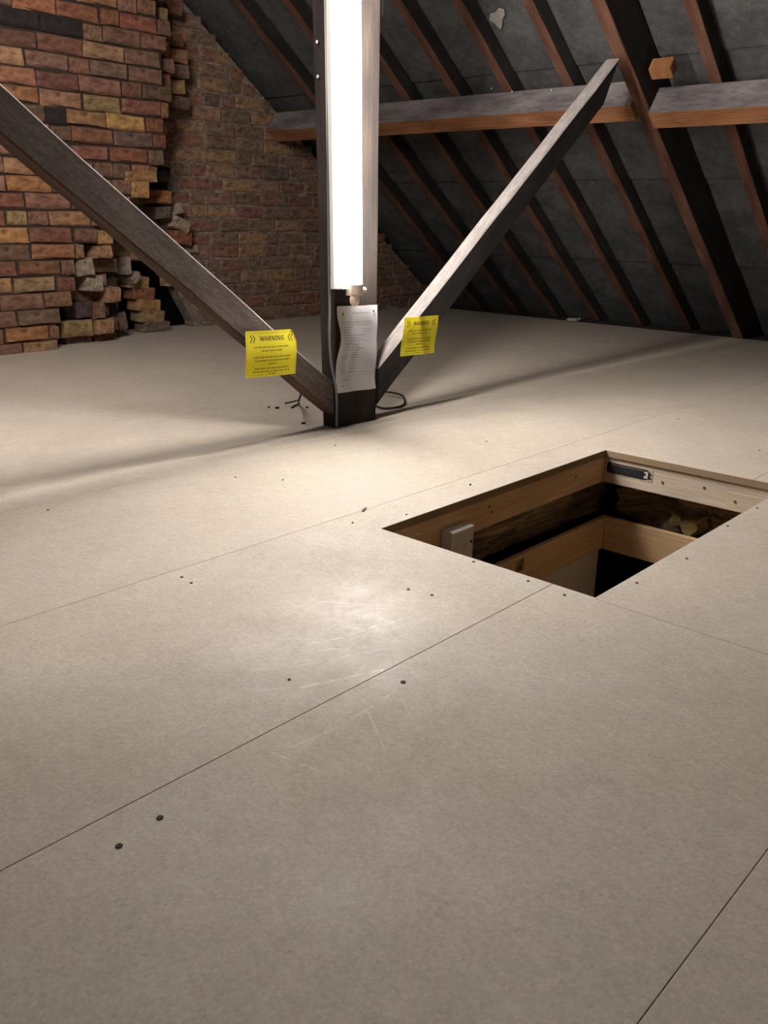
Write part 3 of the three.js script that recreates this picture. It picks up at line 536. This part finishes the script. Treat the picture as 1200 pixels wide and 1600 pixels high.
const warnTex = canvasTex(768, 544, (c, w, h) => {
  c.fillStyle = '#f2e416'; c.fillRect(0, 0, w, h); c.strokeStyle = 'rgba(150,135,10,0.55)'; c.lineWidth = 5; c.strokeRect(26, 26, w - 52, h - 52);
  c.fillStyle = '#1c1a08'; c.font = 'bold 74px sans-serif'; c.textAlign = 'center'; c.textBaseline = 'middle'; c.fillText('WARNING', w / 2, 92);
  c.strokeStyle = '#1c1a08'; c.lineWidth = 11;
  for (const [x, s] of [[66, 1], [106, 1], [w - 66, -1], [w - 106, -1]]) { c.beginPath(); c.moveTo(x, 48); c.lineTo(x + 28 * s, 92); c.lineTo(x, 138); c.stroke(); }
  let q = 5; const ink = 'rgba(40,36,8,0.85)';
  for (const [a, b, y] of [[120, 648, 200], [225, 545, 242], [125, 645, 318], [135, 640, 358], [330, 440, 398], [130, 645, 452], [105, 660, 490], [335, 435, 520]]) q = wordLine(c, a, b, y, 19, ink, q);
});
{
  const g0 = group('warning_sign', [1.834, 0.288, TZ1 + 0.009]); tag(g0, 'yellow warning notice with curled corner, on the left strut', 'warning sign');
  g0.rotation.z = -0.035;
  const fold = (x, y) => (x - 0.0795) * 0.84 + (y - 0.071) * 0.54;           // distance past the crease of the curled corner
  mesh('sheet', sheet(0.205, 0.142, 30, 22, (u, v, x, y) => { const d = fold(x, y); let z = 0.004 + 0.0025 * Math.sin(u * 5 + 1) + 0.002 * Math.cos(v * 6); let k = 0; if (d > 0) { k = d; } return [x - k * 0.9 * 0.84, y - k * 0.9 * 0.54, z - k * 0.55 + Math.min(k, 0.008) * 0.9]; }), sheetMat(warnTex, 0.2), g0);
}
{
  const g0 = group('warning_sign', [2.551, 0.285, TZ1 + 0.009]); tag(g0, 'yellow warning notice with a creased middle, on the dusty right strut', 'warning sign');
  g0.rotation.z = -0.02;
  mesh('sheet', sheet(0.195, 0.139, 24, 18, (u, v, x, y) => [x + v * 0.012, y, 0.004 + 0.006 * Math.exp(-Math.pow((u + v * 0.25 - 0.02) / 0.12, 2)) + 0.003 * Math.sin(v * 5)]), sheetMat(warnTex, 0.3), g0);
}

// ------------------------------------------------------------------ cables
{
  const P = [[509, -30], [512, 150], [513, 300], [514, 400], [515, 475], [513, 531], [516, 569], [523, 606], [526, 640], [526, 667]];
  const pts = P.map(([u, v], i) => { const p = atZ(u, v, TZ1 + 0.006); return p; }); pts.at(-1).y = Math.max(pts.at(-1).y, 0.004);
  pts[5].z = pts[6].z = pts[7].z = TZ1 + 0.012;
  tag(mesh('cable', tube(pts, 0.0042, 120), M.cableGrey), 'thin grey cable running down the left edge of the post to the floor', 'cable');
  const L = [[586, 634], [600, 638], [622, 636], [633, 628], [628, 618], [610, 613], [592, 612]].map(([u, v], i) => atY(u, v, 0.006 + (i > 3 ? 0.012 : 0)));
  tag(mesh('cable', tube(L, 0.0042, 60), M.cableBlack), 'loop of black cable lying on the floor right of the post', 'cable');
  const T = [[474, 606], [468, 622], [466, 632], [460, 634], [456, 637]].map(([u, v], i) => i < 2 ? atZ(u, v, TZ1 - 0.08) : atY(u, v, 0.004));
  const tail = tag(mesh('cable', mergeGeometries([tube(T, 0.0034, 30), tube([T[1], T[2].clone().add(V(-0.02, 0.015, 0)), T[3].clone().add(V(-0.03, 0.01, -0.02))], 0.003, 20)]), M.cableBlack), 'frayed black cable end hanging under the left strut by the post', 'cable');
  const c = [[597, -20], [598, 8], [597, 24]].map(([u, v]) => atZ(u, v, TZ1 - 0.04));
  tag(mesh('cord', tube(c, 0.0022, 12), M.metalWhite), 'short white cord hanging beside the right edge of the lit post', 'cord');
}
// crumbs and a tuft on the floor
{
  const s = new THREE.IcosahedronGeometry(0.008, 0), p = s.attributes.position; for (let i = 0; i < p.count; i++) { const k = 0.75 + 0.5 * Math.abs(N(p.getX(i) * 300, p.getY(i) * 300, p.getZ(i) * 300)); p.setXYZ(i, p.getX(i) * k * 1.5, p.getY(i) * k * 0.6, p.getZ(i) * k); } s.computeVertexNormals();
  const first = [[433, 637], [480, 636], [474, 661], [420, 636]];
  const lab = ['dark crumb on the floor left of the black cable end', 'dark crumb on the floor under the left strut foot', 'dark crumb on the floor just left of the post foot', 'leftmost dark crumb on the floor under the yellow notice'];
  first.forEach(([u, v], i) => { const q = atY(u, v, 0.004), m = mesh('crumb', s, M.screw); m.position.copy(q); m.rotation.y = i * 1.3; m.scale.setScalar([1.1, 0.8, 1, 0.7][i]); tag(m, lab[i], 'crumb', 'dark crumbs around the post foot'); });
  const q = atY(903, 501, 0.005), parts = []; let t = 3;
  for (let i = 0; i < 7; i++) { const g = new THREE.IcosahedronGeometry(0.02, 1); g.scale(rr(0.8, 1.5), rr(0.4, 0.8), rr(0.7, 1.2)); g.translate(rr(-0.03, 0.03), 0.006 + rr(0, 0.012), rr(-0.05, 0.05)); parts.push(g); }
  const m = mesh('insulation_tuft', mergeGeometries(parts), M.dust); m.position.set(q.x - 0.06, 0.006, q.z); tag(m, 'small pale tuft lying at the far edge of the floor under the roof', 'tuft');
}

// ------------------------------------------------------------------ the hatch
{
  const T = 0.034, y1 = -TH - 0.0005, y0 = -0.107;
  const g0 = group('hatch_lining', [H.x0, y0, H.z1]); tag(g0, 'pale timber lining around the loft hatch just below the floor boards', 'hatch lining');
  const put = (n, g, mat, par = g0, off = g0.position) => { g.translate(-off.x, -off.y, -off.z); return mesh(n, g, mat, par); };
  put('side_board', box(H.x0 - 0.06, H.x1 + 0.08, y0, y1, H.z0 - T - 0.003, H.z0 - 0.003), M.pine);
  const end = put('end_board', box(H.x1 + 0.006, H.x1 + 0.006 + T, y0, y1, H.z0 - 0.002, H.z1 + 0.03, V(0, 0, 1)), M.palePine);
  put('side_board', box(H.x0 - 0.06, H.x1 + 0.08, y0, y1, H.z1 + 0.031, H.z1 + 0.031 + T), M.pine);
  put('end_board', box(H.x0 - 0.006 - T, H.x0 - 0.006, y0, y1, H.z0 - 0.002, H.z1 + 0.03, V(0, 0, 1)), M.palePine);
  // black printed stamp with a pale hook shape, and nail heads, on the far end board
  const st = canvasTex(512, 128, (c, w, h) => {
    c.fillStyle = '#b9ab9b'; c.fillRect(0, 0, w, h); c.fillStyle = '#141518'; c.beginPath(); c.moveTo(6, 10); c.lineTo(40, 4); c.lineTo(440, 4); c.lineTo(470, 20); c.lineTo(508, 60); c.lineTo(480, 66); c.lineTo(508, 100); c.lineTo(420, 122); c.lineTo(20, 122); c.lineTo(2, 90); c.closePath(); c.fill();
    c.strokeStyle = 'rgba(160,152,146,0.8)'; c.lineWidth = 7; c.beginPath(); c.moveTo(40, 22); c.lineTo(410, 22); c.stroke();
    c.strokeStyle = 'rgba(88,88,92,0.6)'; c.lineWidth = 5; for (let x = 60; x < 390; x += 58) { c.beginPath(); c.ellipse(x, 70, 20, 24, 0, 0, 7); c.stroke(); }
    c.fillStyle = '#cfc9c4'; c.fillRect(418, 26, 42, 76); c.fillStyle = '#141518'; c.fillRect(414, 46, 22, 30);
  });
  const sg = new THREE.PlaneGeometry(0.16, 0.037); sg.rotateY(-Math.PI / 2);
  put('stamp', sg.translate(H.x1 + 0.0052, -0.056, -1.24), new THREE.MeshStandardMaterial({ map: st, roughness: 0.7 }));
  const nail = new THREE.CylinderGeometry(0.003, 0.003, 0.002, 8);
  for (const [u, v] of [[735, 757], [900, 745], [765, 792], [768, 800]]) { const p = atZ(u, v, H.z0 - 0.002), m = mesh('nail', nail, M.screw, g0); m.rotation.x = Math.PI / 2; m.position.copy(p.sub(g0.position)); }
  for (const [u, v] of [[1035, 754], [1100, 762], [1148, 784]]) { const p = atX(u, v, H.x1 + 0.005), m = mesh('knot', nail.clone().scale(1.6, 0.5, 1.2), M.brownTimber, g0); m.rotation.z = Math.PI / 2; m.position.copy(p.sub(g0.position)); }
  // block standing against the far side board
  const b0 = group('timber_block', [1.75, -0.16, H.z0 + 0.022]); tag(b0, 'upright pale timber block fixed inside the hatch against its long side', 'wood block');
  put('block', box(1.703, 1.795, -0.2, -0.062, H.z0 - 0.002, H.z0 + 0.036, UPV, 0.003), M.whiteBlock, b0, b0.position);
  const scr = mesh('screw_head', new THREE.CylinderGeometry(0.004, 0.004, 0.002, 10), M.screw, b0); scr.rotation.x = Math.PI / 2; scr.position.set(0.034, 0.055, 0.0145);
  const kn = mesh('knot', new THREE.CylinderGeometry(0.008, 0.008, 0.001, 14), M.palePine, b0); kn.rotation.x = Math.PI / 2; kn.position.set(0.008, 0.05, 0.0143);

  // lower frame at ceiling level
  const f0 = group('ceiling_frame', [H.x0, -0.35, H.z1]); tag(f0, 'smaller timber frame deeper in the hatch, at the level of the ceiling below', 'hatch frame');
  const fy1 = -0.236, fy0 = -0.348, xx = 2.582, zz = -1.322, ft = 0.02;
  put('side_board', box(1.35, xx + ft, fy0, fy1, zz - ft, zz), M.pine, f0, f0.position);
  put('end_board', box(xx, xx + ft, fy0, fy1, zz + 0.001, H.z1 + 0.1, V(0, 0, 1)), M.pine, f0, f0.position);
  put('side_board', box(1.35, xx + ft, fy0, fy1, H.z1 + 0.1, H.z1 + 0.1 + ft), M.pine, f0, f0.position);
  put('end_board', box(1.33, 1.35, fy0, fy1, zz + 0.001, H.z1 + 0.1, V(0, 0, 1)), M.pine, f0, f0.position);
  const mk = canvasTex(128, 128, (c, w, h) => { c.fillStyle = '#a8865c'; c.fillRect(0, 0, w, h); c.strokeStyle = '#15110d'; c.lineWidth = 10; c.beginPath(); c.moveTo(14, 118); c.lineTo(66, 40); c.lineTo(92, 10); c.lineTo(104, 30); c.lineTo(92, 120); c.moveTo(40, 112); c.lineTo(70, 60); c.lineTo(84, 116); c.moveTo(30, 96); c.lineTo(96, 88); c.stroke(); });
  const p = atZ(812, 886, zz + 0.0012); put('pencil_mark', new THREE.PlaneGeometry(0.045, 0.04).translate(p.x, p.y + 0.004, p.z), new THREE.MeshStandardMaterial({ map: mk, roughness: 0.8 }), f0, f0.position);
  // dark insulation stuffed around the gap
  const lump = (w, h, d, s) => { const g = new THREE.BoxGeometry(w, h, d, Math.ceil(w / 0.02), 10, Math.max(2, Math.ceil(d / 0.02))), q = g.attributes.position; for (let i = 0; i < q.count; i++) { const x = q.getX(i), y = q.getY(i), z = q.getZ(i), k = fbm(x * 9 + s, y * 11, z * 9 + s, 4) * 0.11; q.setXYZ(i, x + k * 0.7, y + k * 0.5, z + k); } g.computeVertexNormals(); return g; };
  const w0 = group('insulation', [H.x0, -0.3, H.z0 - 0.15]); tag(w0, 'dark matted insulation showing in the gap along the long side of the hatch', 'insulation', null, 'stuff');
  put('wool', lump(1.75, 0.2, 0.14, 1).translate(1.95, -0.175, H.z0 - 0.19), M.wool, w0, w0.position);
  const w1 = group('insulation', [2.76, -0.3, -1]); tag(w1, 'dark matted insulation with a pale lump in the gap at the far end of the hatch', 'insulation', null, 'stuff');
  put('wool', lump(0.14, 0.2, 0.7, 5).translate(2.78, -0.175, -0.97), M.wool, w1, w1.position);
  put('pale_wool', lump(0.07, 0.05, 0.12, 9).translate(2.68, -0.225, -1.1), M.woolPale, w1, w1.position);
  // what shows of the rooms below: a pale wall, the rest coloured dark to stand for unlit rooms
  structure(mesh('wall_below_back', box(0.6, 2.582, -2.7, fy0 - 0.004, zz - 0.1, zz - 0.012), M.plaster));
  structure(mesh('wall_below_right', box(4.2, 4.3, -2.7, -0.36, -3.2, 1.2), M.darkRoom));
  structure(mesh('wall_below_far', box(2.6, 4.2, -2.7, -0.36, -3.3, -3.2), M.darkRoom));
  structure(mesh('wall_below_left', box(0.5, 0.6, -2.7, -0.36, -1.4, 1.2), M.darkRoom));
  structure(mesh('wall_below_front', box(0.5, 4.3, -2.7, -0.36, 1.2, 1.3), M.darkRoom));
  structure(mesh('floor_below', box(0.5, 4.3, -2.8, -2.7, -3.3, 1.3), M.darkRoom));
}
renderer.render(scene, camera);
